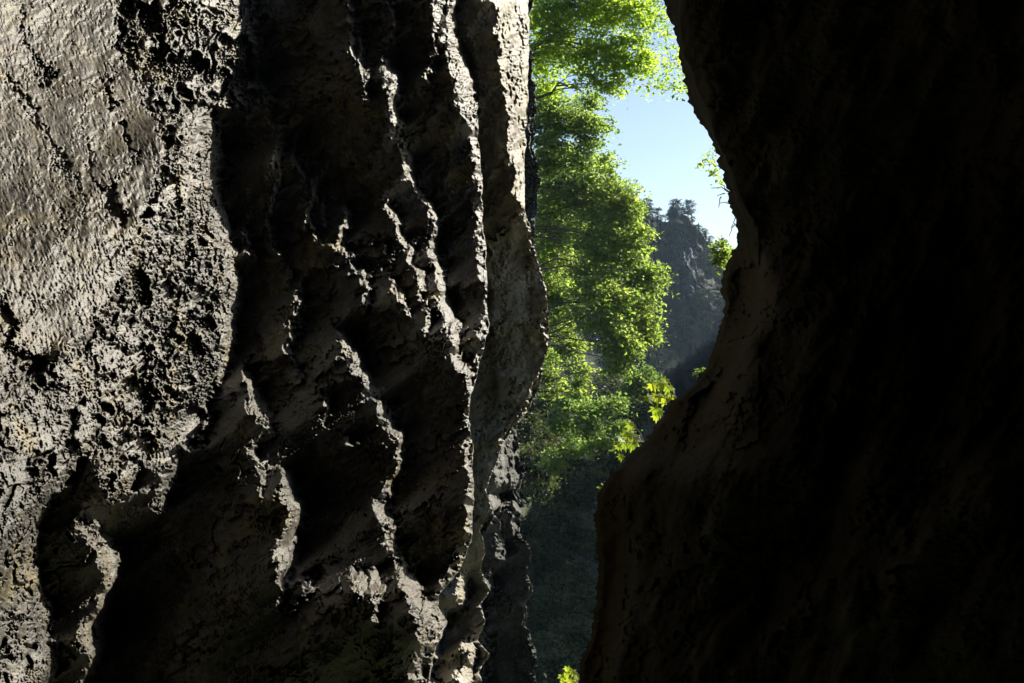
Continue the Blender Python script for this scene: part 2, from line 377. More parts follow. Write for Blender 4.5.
for pts in ([(8, 70, 4), (20, 95, 5), (38, 122, 5), (52, 145, 4), (66, 172, 5)], [(18, 5, 3), (30, 40, 3), (45, 75, 3)], [(70, 180, 3), (88, 215, 3)], [(60, 212, 4), (66, 232, 3)], [(85, 140, 3), (96, 178, 4)]):
    PIT += 6.0*line_mask(pts, XW, YW)
# dark cave with hanging strand, lower left
lay_poly(S, [(78, 512), (92, 520), (100, 531), (116, 537), (125, 550), (122, 572), (115, 590), (118, 612), (117, 628), (100, 630), (109, 645), (97, 662), (88, 690), (80, 760), (60, 760), (84, 680), (86, 655), (72, 640), (92, 615), (104, 590), (102, 560), (98, 545), (80, 535)], 2.4, 'net')
lay_line(S, [(78, 512, 4), (92, 521, 6), (101, 532, 6), (117, 538, 7), (124, 551, 6), (121, 572, 6), (113, 590, 5), (117, 612, 5), (116, 626, 5), (103, 630, 4), (109, 645, 6), (97, 661, 6), (87, 690, 6)], 3.4, 0.8)
lay_line(S, [(46, 585, 4), (56, 607, 4), (40, 624, 4), (48, 650, 4), (56, 662, 4), (50, 690, 5)], 2.4)
lay_line(S, [(60, 643, 4), (63, 655, 4), (72, 662, 3)], 2.4)
# ribs and edges deeper in
L = lambda pts, s=6.0, b=0.55: lay_line(S, pts, s, b)
L([(250, -60, 6), (252, 0, 6), (254, 20, 5), (261, 77, 5), (270, 105, 7), (280, 130, 9), (281, 147, 10), (276, 165, 9), (277, 185, 5), (277, 200, 4), (273, 213, 3)], 4.0, 0.9)
L([(270, 218, 4), (275, 241, 5), (282, 266, 5), (289, 280, 6), (293, 294, 5), (293, 325, 4), (289, 353, 4), (298, 382, 3)], 5.5, 0.8)
L([(301, 282, 4), (302, 320, 4), (302, 345, 3)], 4.0, 0.8)
L([(308, 131, 6), (294, 144, 6), (291, 158, 4), (303, 172, 4), (302, 193, 4), (310, 205, 6), (312, 222, 7), (318, 240, 6), (340, 243, 5)], 4.5, 0.7)
L([(305, 152, 4), (317, 172, 4), (315, 193, 4), (326, 214, 4), (335, 228, 4)], 4.0, 0.8)
L([(347, 205, 5), (348, 225, 8), (345, 245, 5), (356, 259, 6), (366, 273, 6), (368, 290, 4), (361, 312, 3)], 4.6, 0.6)
L([(348, -40, 5), (349, 10, 7), (352, 32, 6), (354, 60, 4)], 4.0, 0.7)
L([(361, 30, 4), (364, 45, 5), (366, 70, 6), (368, 100, 4)], 4.0, 0.6)
L([(365, 38, 3), (374, 54, 4)], 3.0)
L([(394, -60, 4), (394, 0, 4), (394, 28, 4), (397, 53, 4), (400, 81, 5), (402, 105, 6), (400, 122, 4)], 4.5)
lay_poly(S, [(384, 62), (397, 56), (402, 100), (404, 123), (396, 126), (390, 105), (386, 90)], 3.2, 'shard')
L([(398, 130, 3), (407, 155, 5), (412, 183, 6), (421, 197, 7), (430, 206, 8), (435, 214, 7), (436, 239, 5), (431, 252, 5)], 5.5, 0.5)
L([(387, 212, 6), (396, 228, 9), (405, 241, 8), (414, 255, 8), (421, 280, 8), (424, 301, 7), (430, 322, 6), (424, 334, 4)], 5.5, 0.45)
L([(359, 239, 3), (375, 243, 3), (387, 248, 4), (395, 262, 4)], 3.0, 0.8)
L([(384, 268, 4), (395, 283, 8), (405, 295, 7), (409, 305, 5), (409, 317, 3)], 4.5, 0.5)
L([(433, 240, 5), (438, 262, 8), (442, 283, 9), (446, 308, 11), (455, 330, 12), (459, 345, 8), (461, 360, 7), (466, 382, 6), (472, 396, 5), (468, 417, 4), (474, 445, 4)], 6.0, 0.45)
L([(438, -60, 3), (438, 0, 4), (437, 32, 4), (433, 70, 4), (430, 106, 3)], 4.0)
lay_poly(S, [(446, -60), (462, -40), (460, 10), (465, 44), (474, 80), (480, 108), (477, 120), (470, 120), (457, 95), (452, 60), (450, 30)], 3.6, 'net')
L([(448, -60, 6), (449, 0, 7), (450, 30, 6), (453, 60, 6), (457, 92, 5), (470, 121, 4)], 4.0, 0.6)
L([(462, -40, 5), (461, 20, 5), (465, 46, 5), (474, 81, 5), (480, 109, 5), (477, 137, 6), (482, 169, 5), (482, 197, 4), (480, 232, 4), (482, 252, 5), (486, 290, 4), (488, 325, 5), (483, 350, 4), (478, 368, 4)], 5.0, 0.5)
lay_poly(S, [(330, 318), (346, 330), (360, 352), (371, 376), (364, 386), (350, 372), (342, 352)], 3.6, 'net')
L([(331, 320, 3), (345, 336, 6), (359, 353, 6), (370, 375, 6), (364, 386, 6), (380, 396, 6), (389, 417, 9), (398, 436, 9), (402, 461, 8), (394, 492, 8), (389, 515, 8), (398, 543, 6), (404, 565, 6), (412, 582, 8), (432, 604, 6)], 5.0, 0.6)
lay_poly(S, [(400, 572), (414, 580), (434, 602), (446, 622), (426, 640), (412, 612), (402, 598)], 4.0, 'net')
L([(434, 604, 4), (424, 620, 5), (421, 653, 6), (416, 690, 6)], 4.0)
L([(473, 440, 4), (471, 476, 4), (474, 500, 6), (472, 520, 6), (470, 543, 5), (463, 562, 4), (452, 579, 4), (439, 594, 4), (432, 603, 4)], 5.0, 0.6)
L([(243, 357, 4), (250, 378, 7), (260, 390, 8), (268, 403, 8), (270, 424, 7), (264, 436, 4)], 4.5, 0.7)
lay_poly(S, [(240, 365), (254, 378), (270, 404), (272, 428), (256, 420), (246, 400)], 3.2, 'net')
L([(254, 440, 4), (248, 448, 6), (254, 460, 5), (265, 470, 5), (260, 484, 4), (258, 496, 3)], 4.0, 0.6)
L([(243, 222, 4), (256, 260, 7), (248, 270, 4)], 3.0, 0.6)
lay_poly(S, [(282, 468), (295, 468), (300, 494), (309, 496), (310, 515), (300, 540), (292, 545), (282, 540), (276, 536), (283, 520), (290, 514), (285, 500), (276, 500)], 4.6, 'shard')
lay_poly(S, [(279, 536), (298, 530), (298, 556), (284, 588), (276, 610), (278, 570)], 2.6, 'streak')
lay_poly(S, [(320, 394), (330, 400), (334, 415), (325, 424), (322, 408)], 4.0, 'shard')
lay_poly(S, [(346, 432), (356, 438), (358, 448), (350, 444)], 4.0, 'shard')
lay_poly(S, [(376, 500), (384, 510), (380, 522), (374, 512)], 4.5, 'shard')
lay_poly(S, [(346, 568), (362, 572), (370, 590), (352, 592)], 4.0, 'shard')
lay_poly(S, [(370, 565), (386, 560), (386, 600), (376, 625), (372, 600)], 3.4, 'shard')
lay_poly(S, [(302, 575), (318, 570), (312, 582), (300, 584)], 4.0, 'shard')
TONE = np.clip(SLAB*(0.5+0.25*noise(1.6, 2, 60, 55, ay=4.5, rot=-0.42)+0.22*noise(2.4, 10, 120, 56, ay=1.6, rot=-0.4)), 0, 0.92)
BODY = 7.0*noise(3.0, 14, 200, 51, ay=2.2, rot=-0.1)+0.25*noise(2.0, 3, 30, 52, ax=0.8, ay=0.8)
LT = blur((S > 0.53).astype(float), 1.5)
Q1 = fit(S, 1.2*BODY+0.6*mid+0.9*FAC)+(PIT+ROUGH*(0.22+0.55*LT-0.55*SLAB)+STREAKR*SLAB+0.22*FAC*(LT-0.8*SLAB)+CRACK*(1-LT))/FOC
PIT = np.zeros((NY, NX))

# ---- pillar behind it
S = np.full((NY, NX), 0.33)
lay_poly(S, [(484, -80), (486, 0), (500, 21), (498, 46), (500, 70), (507, 112), (512, 151), (517, 193), (522, 214), (575, 214), (575, -80)], 3.4, 'streak')
for pts in ([(512, 60, 3), (513, 90, 5), (514, 118, 3)], [(520, 120, 3), (522, 150, 3)], [(505, 20, 2), (506, 60, 3)], [(519, 5, 4), (520, 60, 5), (523, 90, 4)]):
    S -= 3.0*line_mask(pts, XW, YW)
L = lambda pts, s=6.0, b=0.55: lay_line(S, pts, s, b)
L([(522, 205, 3), (524, 222, 3), (532, 245, 2), (539, 268, 2), (547, 290, 2), (550, 310, 3), (549, 338, 2), (544, 371, 3), (536, 394, 2), (526, 411, 3), (514, 428, 3), (500, 446, 2)], 1.0, 1.4)
lay_poly(S, [(432, 610), (446, 618), (441, 655), (430, 690), (418, 690), (425, 650)], 1.8, 'shard')
lay_poly(S, [(450, 588), (463, 570), (470, 590), (461, 612)], 1.6, 'shard')
lay_poly(S, [(466, 636), (475, 650), (471, 690), (456, 690), (462, 660)], 1.8, 'shard')
for pts in ([(476, 400, 3), (500, 386, 3), (522, 378, 3), (546, 370, 3)], [(478, 432, 3), (505, 404, 3), (526, 396, 2)], [(474, 380, 3), (492, 366, 3), (512, 362, 2)], [(500, 240, 3), (506, 290, 3), (498, 340, 3), (503, 372, 3)], [(524, 260, 2), (530, 310, 3), (526, 350, 3)]):
    PIT += 4.0*line_mask(pts, XW, YW)
Q2 = fit(S, 2.6*BODY+1.0*mid+0.6*np.roll(FAC, 60, 1))+(PIT+0.32*ROUGH+1.3*np.roll(CRACK, 90, 0))/FOC
PIT = np.zeros((NY, NX))

# ---- farther crags below
S = np.full((NY, NX), 0.33)
L = lambda pts, s=6.0, b=0.55: lay_line(S, [(x, y, w+0.8) for x, y, w in pts], 1.9*s, b)
L([(507, 436, 5), (505, 447, 5), (501, 486, 4), (494, 504, 4), (495, 520, 4), (494, 543, 4)], 6.0, 0.8)
L([(514, 432, 5), (515, 455, 6), (516, 483, 5)], 4.5, 0.8)
L([(488, 502, 5), (500, 503, 5), (512, 502, 6), (515, 512, 5), (514, 526, 4)], 6.0, 0.7)
L([(504, 536, 4), (506, 556, 5)], 4.0, 0.8)
L([(489, 566, 5), (486, 600, 5), (484, 618, 5), (490, 634, 5), (480, 650, 5), (485, 690, 5)], 5.0, 0.8)
L([(498, 452, 3), (496, 480, 3)], 4.0, 0.9); L([(508, 455, 3), (506, 480, 4)], 4.0, 0.9)
Q3 = fit(S, 1.4*BODY+0.8*mid+1.0*np.roll(FAC, 200, 1))+PIT/FOC

# ---- right wall: all its facets turn away from the sun, only relief
def right_relief():
    h = 0.016*noise(3.2, 24, 260, 71, ay=2.4, rot=0.45)+0.003*noise(2.6, 8, 60, 72, ay=3.0, rot=0.5)+0.0004*fine+0.55*np.roll(FAC, 333, 1)/FOC
    return h

def blur_rows(p):
    k = np.ones(81)/81
    return np.stack([np.convolve(np.pad(p[:, 0, i], 40, mode='edge'), k, mode='valid') for i in range(3)], -1)[:, None, :]
def sheet(name, xl, xr, Q, Yref, ref, mat, py0=-76.0, py1=756.0, step=0.75, jit=1.2, back=0.35, seed=1, tone=None, foldpx=3.0, nrow_back=56, bulge=1.2, beside=False):
    """a rock face as a surface in depth, its rim folded back so the rock has a side"""
    rows = np.arange(py0, py1, step); nr = len(rows)
    r = np.random.default_rng(seed)
    xr_ = interp_poly(xr, rows); xl_ = interp_poly(xl, rows)
    jn = np.zeros(nr)
    for lam, am in ((40, 1.0), (17, 0.7), (7, 0.45), (3, 0.3)):
        k = np.arange(py0-lam, py1+2*lam, lam); jn += am*np.interp(rows, k, r.standard_normal(len(k)))
    xr_ = xr_+jit*jn
    nc = int(np.max(xr_-xl_)/step)+2
    t = np.linspace(0, 1, nc)[None, :]
    PX = xl_[:, None]+(xr_-xl_)[:, None]*t
    PY = np.repeat(rows[:, None], nc, 1)
    q = sample(Q, PX, PY); q0 = sample(Q, np.array([ref[0]]), np.array([ref[1]]))[0]
    q = q-q0
    # fold: the rim rounds off and runs away into depth
    kk = np.arange(1, nrow_back+1)[None, :]/nrow_back
    FX = xr_[:, None]-(foldpx if np.ndim(foldpx) == 0 else np.interp(rows, *foldpx)[:, None])*kk**2-2.0*kk+(bulge if np.ndim(bulge) == 0 else np.interp(rows, *bulge)[:, None])*np.sin(np.pi*np.minimum(kk*4, 1))
    FY = np.repeat(rows[:, None], nrow_back, 1)
    fq = q[:, -1:]+back*kk**1.6+0.02*kk*jn[:, None]
    def patchy(dr, dc):
        a = r.standard_normal((int(nr*step/dr)+3, int(nrow_back/dc)+3)); y = np.arange(nr)*step/dr; x = np.arange(nrow_back)/dc
        iy = y.astype(int)[:, None]; ix = x.astype(int)[None, :]; fy = (y-y.astype(int))[:, None]; fx = (x-x.astype(int))[None, :]
        return (a[iy, ix]*(1-fx)+a[iy, ix+1]*fx)*(1-fy)+(a[iy+1, ix]*(1-fx)+a[iy+1, ix+1]*fx)*fy
    chip = 1.5*patchy(31, 14)+0.9*patchy(12, 6)+0.5*patchy(4.5, 2.5)+0.25*patchy(2, 1.2)
    FX = FX-np.abs(chip)*np.minimum(kk*5, 1); fq = fq+0.006*patchy(9, 5)*np.minimum(kk*5, 1)
    PX = np.concatenate([PX, FX], 1); PY = np.concatenate([PY, FY], 1); q = np.concatenate([q, fq], 1)
    Y = Yref*np.exp(q)
    co = np.stack([(PX-CX)/FOC*Y, Y, CZ+(CY-PY)/FOC*Y], -1)
    if beside:
        # the wall carries on beside and behind the viewer
        m = 110; t = (np.linspace(1, 0, m, endpoint=False)**1.6)[None, :, None]
        p0 = co[:, :1]; smooth = blur_rows(p0)
        end = np.concatenate([smooth[..., :1]-1.6, 0*smooth[..., 1:2]-6.5, CZ+(smooth[..., 2:3]-CZ)*1.7], -1)
        base = p0+(smooth-p0)*np.clip(t/0.015, 0, 1); ext = base*(1-t)+end*t
        w = np.sin(np.pi*t[..., 0])
        zz = ext[..., 2]; yy = ext[..., 1]
        ext[..., 0] += w*(0.16*np.sin(2.1*yy+1.3*zz)+0.10*np.sin(4.7*yy-2.9*zz+1)+0.05*np.sin(11*yy+7*zz)+0.03*np.sin(23*yy-17*zz+2)+0.02*np.sin(41*zz+31*yy))
        nz = np.random.default_rng(9).standard_normal((nr, m))
        for ax in (0, 1):
            for _ in range(3): nz = (np.roll(nz, 1, ax)+nz+np.roll(nz, -1, ax))/3
        ext[..., 0] += 0.05*nz*np.clip(w*3, 0, 1)
        co = np.concatenate([ext, co], 1); PX = np.concatenate([np.full((nr, m), -78.0), PX], 1); PY = np.concatenate([np.repeat(PY[:, :1], m, 1), PY], 1)
    co = co.reshape(-1, 3)
    print(name, 'depth', Y[:, :nc].min(), Y[:, :nc].max(), co.shape)
    return mesh_obj(name, co, grid_faces(*PX.shape), 4, mat, attrs=None if tone is None else {'rust': sample(tone, PX, PY).reshape(-1)})

XR1 = [(462, -76), (463, 0), (465, 46), (474, 81), (480, 109), (478, 137), (482, 169), (482, 252), (486, 290), (488, 325), (484, 350), (479, 367), (471, 394), (469, 417), (474, 445), (473, 511), (470, 543), (463, 562), (452, 579), (439, 594), (436, 606), (446, 622), (436, 645), (428, 683), (424, 756)]
near = sheet('rock_cliff', [(-78, -76), (-78, 756)], XR1, Q1, 5.6, (0, 341), M['lime'], jit=1.0, back=0.5, seed=3, tone=TONE, beside=True)
tag(near, 'tall pitted grey limestone wall with sunlit ribs on the left', None, None, 'structure')
XR2 = [(529, -76), (528, 0), (528, 105), (526, 140), (523, 200), (527, 222), (533, 245), (539, 266), (547, 290), (549, 308), (550, 325), (549, 338), (546, 360), (544, 371), (535, 395), (526, 411), (515, 427), (502, 444), (494, 470), (486, 490), (491, 505), (480, 530), (487, 552), (481, 570), (490, 590), (482, 606), (486, 620), (478, 640), (489, 655), (480, 672), (484, 690), (480, 756)]
pil = sheet('rock_pillar', [(400, -76), (400, 756)], XR2, Q2, 14.5, (480, 341), M['pillar'], step=0.75, jit=1.1, back=0.30, seed=5, foldpx=([400, 440], [3, 16]), bulge=([215, 250, 400, 440], [1.2, 0.0, 0.0, -5.0]))
tag(pil, 'pale bulging limestone pillar behind the dark ribbed wall', None, None, 'structure')
XR3 = [(534, -76), (534, 0), (534, 60), (537, 150), (537, 200), (533, 240), (530, 300), (520, 380), (514, 425), (519, 440), (517, 462), (521, 474), (516, 492), (522, 505), (519, 530), (527, 545), (524, 575), (531, 590), (528, 625), (536, 650), (534, 683), (541, 720), (540, 756)]
far = sheet('rock_crag', [(440, -76), (440, 756)], XR3, Q3, 23.0, (500, 341), M['far'], step=0.8, jit=2.2, back=0.06, seed=8, bulge=-3.0, foldpx=26)
tag(far, 'craggy grey rock below the pale pillar, its ledges catching sun', None, None, 'structure')

# ---- right cliff
def right_cliff():
    XL = [(656, -110), (666, 0), (672, 25), (673, 40), (680, 62), (683, 85), (700, 120), (712, 145), (718, 156), (722, 180), (733, 205), (735, 235), (729, 262), (724, 285), (722, 310), (716, 340), (712, 362), (705, 372), (690, 386), (672, 405), (655, 425), (640, 445), (625, 461), (606, 483), (598, 500), (597, 520), (601, 545), (600, 580), (597, 610), (588, 640), (580, 662), (577, 690), (570, 790)]
    rows = np.arange(-260, 860, 0.9); nr = len(rows)
    r = np.random.default_rng(31)
    jn = np.zeros(nr)
    for lam, am in ((34, 0.9), (15, 0.7), (6, 0.55), (2.7, 0.4)):
        k = np.arange(-260-lam, 860+2*lam, lam); jn += am*np.interp(rows, k, r.standard_normal(len(k)))
    xl = interp_poly(XL, rows)
    nc = 560; t = np.linspace(0, 1, nc)[None, :]
    PX = xl[:, None]+(1500-xl)[:, None]*t**1.4
    edge = np.exp(-((PX-xl[:, None])/7.0)**2)*2.3*jn[:, None]
    PY = np.repeat(rows[:, None], nc, 1)
    sx = np.clip(PX-600, X0, X1); sy = np.clip(PY, Y0, Y1)
    relief_ = sample(right_relief(), sx, sy)
    # the face turns: a bright edge facet beside the opening, then a step towards the viewer
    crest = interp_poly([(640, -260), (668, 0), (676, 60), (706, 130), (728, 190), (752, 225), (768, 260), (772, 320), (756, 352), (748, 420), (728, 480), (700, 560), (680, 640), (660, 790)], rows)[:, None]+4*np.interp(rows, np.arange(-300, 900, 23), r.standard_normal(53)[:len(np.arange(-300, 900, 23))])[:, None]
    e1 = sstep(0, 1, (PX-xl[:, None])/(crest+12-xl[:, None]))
    crest2 = interp_poly([(640, -110), (660, 100), (650, 440), (634, 480), (629, 540), (622, 600), (610, 650), (600, 790)], rows)[:, None]+2*np.interp(rows, np.arange(-300, 900, 31), r.standard_normal(60)[:len(np.arange(-300, 900, 31))])[:, None]
    e2 = sstep(-14, 14, PX-crest2)*sstep(430, 480, PY)
    q = -0.00075*np.minimum(PX-xl[:, None], 420)-0.10*e1-0.06*e2+relief_*(0.25+0.75*sstep(0, 30, PX-xl[:, None]))
    q = q+0.012*(1-sstep(0, 7, PX-xl[:, None]))**2
    PX = PX+edge
    nb = 16; kk = np.arange(1, nb+1)[None, :]/nb
    FX = 2.3*jn[:, None]*np.exp(-8*kk)+xl[:, None]+(1500-xl[:, None])*kk**2.4*0.9+1.5*kk; FY = np.repeat(rows[:, None], nb, 1)
    fq = q[:, :1]+0.10*np.minimum(kk*2.2, 1)**0.7-0.10*kk**2
    PX = np.concatenate([FX[:, ::-1], PX], 1); PY = np.concatenate([FY, PY], 1); q = np.concatenate([fq[:, ::-1], q], 1)
    rust = np.concatenate([np.zeros((nr, nb)), (1-sstep(-14, 14, PX[:, nb:]-crest2))*sstep(455, 490, PY[:, nb:])], 1)
    pale = np.concatenate([np.zeros((nr, nb)), 0.42*(1-sstep(-4, 14, PX[:, nb:]-crest))*sstep(225, 265, PY[:, nb:])*(1-sstep(440, 500, PY[:, nb:]))], 1)  # edge facet coloured lighter in place of light bounced off the left wall
    Y = 5.6*np.exp(q)
    co = np.stack([(PX-CX)/FOC*Y, Y, CZ+(CY-PY)/FOC*Y], -1).reshape(-1, 3)
    print('right', Y.min(), Y.max())
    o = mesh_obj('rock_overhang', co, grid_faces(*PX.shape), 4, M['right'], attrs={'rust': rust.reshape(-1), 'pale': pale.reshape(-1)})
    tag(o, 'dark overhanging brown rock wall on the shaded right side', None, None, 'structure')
right_cliff()

# ---- unseen rest of the gorge round the viewer, added to keep sky light out
def patch(name, fn, nu, nv, mat, amp, seed, label):
    r = np.random.default_rng(seed)
    u, v = np.meshgrid(np.linspace(0, 1, nu), np.linspace(0, 1, nv))
    co = fn(u, v)
    n = np.zeros(u.shape)
    for f, a in ((3, 1.0), (7, 0.5), (15, 0.28), (33, 0.14)):
        ph = r.random((4, 3))*6.28
        for i in range(4):
            n += a*0.5*np.sin(f*(math.cos(ph[i, 0])*u+math.sin(ph[i, 0])*v)*6.28*0.5+ph[i, 1])
    du = np.gradient(co, axis=1); dv = np.gradient(co, axis=0)
    nn = np.cross(du, dv); nn /= np.linalg.norm(nn, axis=-1, keepdims=True)+1e-9
    co = co+nn*(amp*n)[..., None]
    o = mesh_obj(name, co.reshape(-1, 3), grid_faces(*u.shape), 4, mat)
    tag(o, label, None, None, 'structure'); return o
patch('rock_shade_arch', lambda u, v: np.stack([5.2*np.cos(math.pi*(1.28-1.56*u)), -7+11.2*v, CZ+1.0+5.5*np.sin(math.pi*(1.28-1.56*u))], -1), 120, 90, M['shell'], 0.25, 41, 'unseen rock arching over the footpath, added to shut out sky light')
patch('rock_shade_end', lambda u, v: np.stack([-7+14*u, -7.0+0*u, CZ-6+14*v], -1), 60, 60, M['shell'], 0.3, 42, 'unseen rock behind the footpath, added to keep the gorge dark')

patch('rock_shade_roof', lambda u, v: np.stack([-4.2+10*v, 2.6+15*u, CZ+2.3+12.5*v], -1), 80, 80, M['shell'], 0.15, 43, 'unseen overhang above the left wall, shaped to block the sky')
patch('rock_shade_roof', lambda u, v: np.stack([1.5+5*v, 1.5+4.8*u, CZ+2.6+11*v], -1), 60, 60, M['shell'], 0.12, 44, 'unseen rock above the right wall, added to close off the sky')

# ------------------------------------------------------------------ terrain
def smooth_noise2(x, y, seed, scale):
    r = np.random.default_rng(seed); o = np.zeros(np.shape(x))
    for f, a in ((1, 1.0), (2.3, 0.5), (5.1, 0.25), (11, 0.12)):
        for i in range(3):
            an = r.random()*6.28; ph = r.random()*6.28
            o += a*np.sin(f/scale*(math.cos(an)*x+math.sin(an)*y)*6.28+ph)/2
    return o

def ground():
    x, y = np.meshgrid(np.linspace(-420, 420, 211), np.linspace(-60, 900, 241))
    z = 0.5*smooth_noise2(x, y, 3, 30)
    z = np.where(np.hypot(x, y) < 14, np.minimum(z, -0.2), z)
    o = mesh_obj('ground', np.stack([x, y, z], -1).reshape(-1, 3), grid_faces(*x.shape), 4, M['soil'])
    tag(o, 'dark mossy floor of the gorge and valley', None, None, 'structure')
ground()

def shade_bank():  # unseen bank, its crest set to cast shade on the lower gap
    ys = np.linspace(52, 250, 140); t = np.linspace(0, 1, 60)
    Yg, T = np.meshgrid(ys, t, indexing='ij')
    xt = 0.212*Yg+1.5; xc = 0.235*Yg+9
    zc = CZ+6.0+0.05*Yg
    xx = np.where(T < 0.6, xt+(xc-xt)*(T/0.6), xc+(T-0.6)/0.4*40)
    zz = np.where(T < 0.6, -1+(zc+1)*sstep(0, 1, T/0.6)**0.8, zc-(T-0.6)/0.4*(zc*0.8))
    nz = smooth_noise2(Yg, T*30, 5, 22)
    co = np.stack([xx+0.6*nz, Yg, zz+0.7*smooth_noise2(Yg, T*40, 6, 15)], -1)
    o = mesh_obj('hillside', co.reshape(-1, 3), grid_faces(*Yg.shape), 4, M['soil'])
    tag(o, 'steep unseen bank beyond the dark right wall, shaped to shade the gap', None, None, 'structure')
shade_bank()

def left_bank():
    """steep slope under the trees, left of the stream"""
    ys = np.linspace(58, 235, 150); t = np.linspace(0, 1, 70)
    Yg, T = np.meshgrid(ys, t, indexing='ij')
    xt = 2.0+0.02*(Yg-58); xc = xt-16-0.05*Yg
    xx = xt+(xc-xt)*T
    zz = -0.5+(CZ+17+0.10*(Yg-58))*T**0.85
    co = np.stack([xx+1.0*smooth_noise2(Yg, T*30, 15, 22), Yg, zz+1.2*smooth_noise2(Yg, T*40, 16, 15)], -1)
    o = mesh_obj('hillside', co.reshape(-1, 3), grid_faces(*Yg.shape), 4, M['soil'])
    tag(o, 'steep green slope under the bright trees', None, None, 'structure')
left_bank()

RIDGE = [(420, 120), (520, 150), (600, 185), (640, 202), (650, 206), (661, 219), (668, 221), (676, 215), (684, 211), (694, 215), (702, 226), (708, 238), (718, 246), (728, 254), (745, 262), (800, 300), (900, 360)]
def mountain():
    pxs = np.linspace(420, 900, 240); t = np.linspace(0, 1, 120)
    P, T = np.meshgrid(pxs, t, indexing='ij')
    rp = np.interp(P, [a for a, b in RIDGE], [b for a, b in RIDGE])
    x = (P-CX)/FOC*250; zr = CZ+(CY-rp)/FOC*262
    r = smooth_noise2(x, T*60, 25, 26)
    yy = 262-30*T-24*T**3+2.2*r
    zz = zr+(-1.0-zr)*T
    crag = np.exp(-((P-690)/14.0)**2-((T-0.36)/0.16)**2)
    yy = yy-3.0*crag*(0.6+0.5*np.sin(P*0.9+T*9))
    co = np.stack([x+0.8*smooth_noise2(x, T*50, 26, 9), yy, zz+0.5*r], -1)
    # back side
    back = co[:, :1, :]+np.array([0, 60, -45.0]); co = np.concatenate([back, co], 1)
    o = mesh_obj('mountain', co.reshape(-1, 3), grid_faces(co.shape[0], co.shape[1]), 4, M['mount'])
    tag(o, 'distant wooded mountain with a bare grey rock face', None, None, 'structure')
    return co
MTN = mountain()
def rock_face():
    r = np.random.default_rng(91)
    i0, i1 = int((676-420)/480*239), int((702-420)/480*239)
    sub = MTN[i0:i1+1, 1+12:1+54]
    def up(a, k):
        for ax in (0, 1):
            n = a.shape[ax]; x = np.linspace(0, n-1, (n-1)*k+1); lo = np.minimum(x.astype(int), n-2); f = (x-lo)
            sh = [1, 1, 1]; sh[ax] = -1; f = f.reshape(sh)
            a = np.take(a, lo, ax)*(1-f)+np.take(a, lo+1, ax)*f
        return a
    g = up(sub, 5); u, v = np.meshgrid(np.linspace(-1, 1, g.shape[0]), np.linspace(-1, 1, g.shape[1]), indexing='ij')
    n = smooth_noise2(u*6, v*10, 92, 3.0)
    edge = 1-np.sqrt(u*u+v*v*0.9)+0.22*n
    g = g.copy(); g[..., 1] -= np.where(edge > 0, 0.5+1.6*sstep(0, 0.5, edge), -3.0)+0.9*np.abs(smooth_noise2(u*14, v*5, 93, 3.0))*(edge > 0)
    o = mesh_obj('rock_face', g.reshape(-1, 3), grid_faces(g.shape[0], g.shape[1]), 4, M['crag'])
    tag(o, 'bare blue grey rock face high on the wooded mountain', None, None, 'structure')
rock_face()

# ------------------------------------------------------------------ plants
def unit(v): return v/(np.linalg.norm(v, axis=-1, keepdims=True)+1e-9)

def leaves(c, size, r, up_bias=0.6, tint=None, aspect=0.62):
    """folded leaf blades: centre points c (n,3); two faces each"""
    n = len(c)
    d = unit(r.standard_normal((n, 3))*np.array([1, 1, 0.55])+np.array([0, 0, -0.25]))
    nr = unit(r.standard_normal((n, 3))+np.array([0, 0, up_bias*2]))
    s = unit(np.cross(d, nr)); nn = np.cross(s, d)
    L = (size*(0.5+1.15*r.random(n)**1.7))[:, None] if np.ndim(size) == 0 else size[:, None]
    w = L*aspect*0.5
    base = c-d*L*0.5; tip = c+d*L*0.5-nn*L*0.12
    le = c+s*w+nn*w*0.35; ri = c-s*w+nn*w*0.35
    co = np.stack([base, le, tip, ri], 1).reshape(-1, 3)
    i = np.arange(n)*4
    f = np.stack([i, i+1, i+2, i, i+2, i+3], 1).reshape(-1)
    if tint is None: tint = np.clip(0.5+0.25*r.standard_normal(n), 0, 1)
    return co, f, np.repeat(tint, 4)

def tube(pts, rads, seg=7):
    pts = np.array(pts, float); co = []
    for i, p in enumerate(pts):
        d = pts[min(i+1, len(pts)-1)]-pts[max(i-1, 0)]; d = d/(np.linalg.norm(d)+1e-9)
        a = np.cross(d, [0.3, 0.9, 0.2]); a /= np.linalg.norm(a)+1e-9; b = np.cross(d, a)
        for k in range(seg):
            an = 2*math.pi*k/seg; co.append(p+rads[i]*(math.cos(an)*a+math.sin(an)*b))
    f = []
    for i in range(len(pts)-1):
        for k in range(seg):
            k2 = (k+1) % seg; f += [i*seg+k, i*seg+k2, (i+1)*seg+k2, (i+1)*seg+k]
    return np.array(co), np.array(f)

def join(parts):
    cos, fs, off = [], [], 0
    for c, f in parts:
        cos.append(c); fs.append(np.asarray(f)+off); off += len(c)
    return np.concatenate(cos), np.concatenate(fs)

def bend(a, b, n, r, amp):
    a = np.array(a, float); b = np.array(b, float); L = np.linalg.norm(b-a)
    t = np.linspace(0, 1, n)[:, None]
    off = np.cumsum(r.standard_normal((n, 3)), 0)*amp*L/n; off -= t*off[-1]
    return a+(b-a)*t+off*np.array([1, 1, 0.7])+np.array([0, 0, 1])*L*0.10*np.sin(math.pi*t)

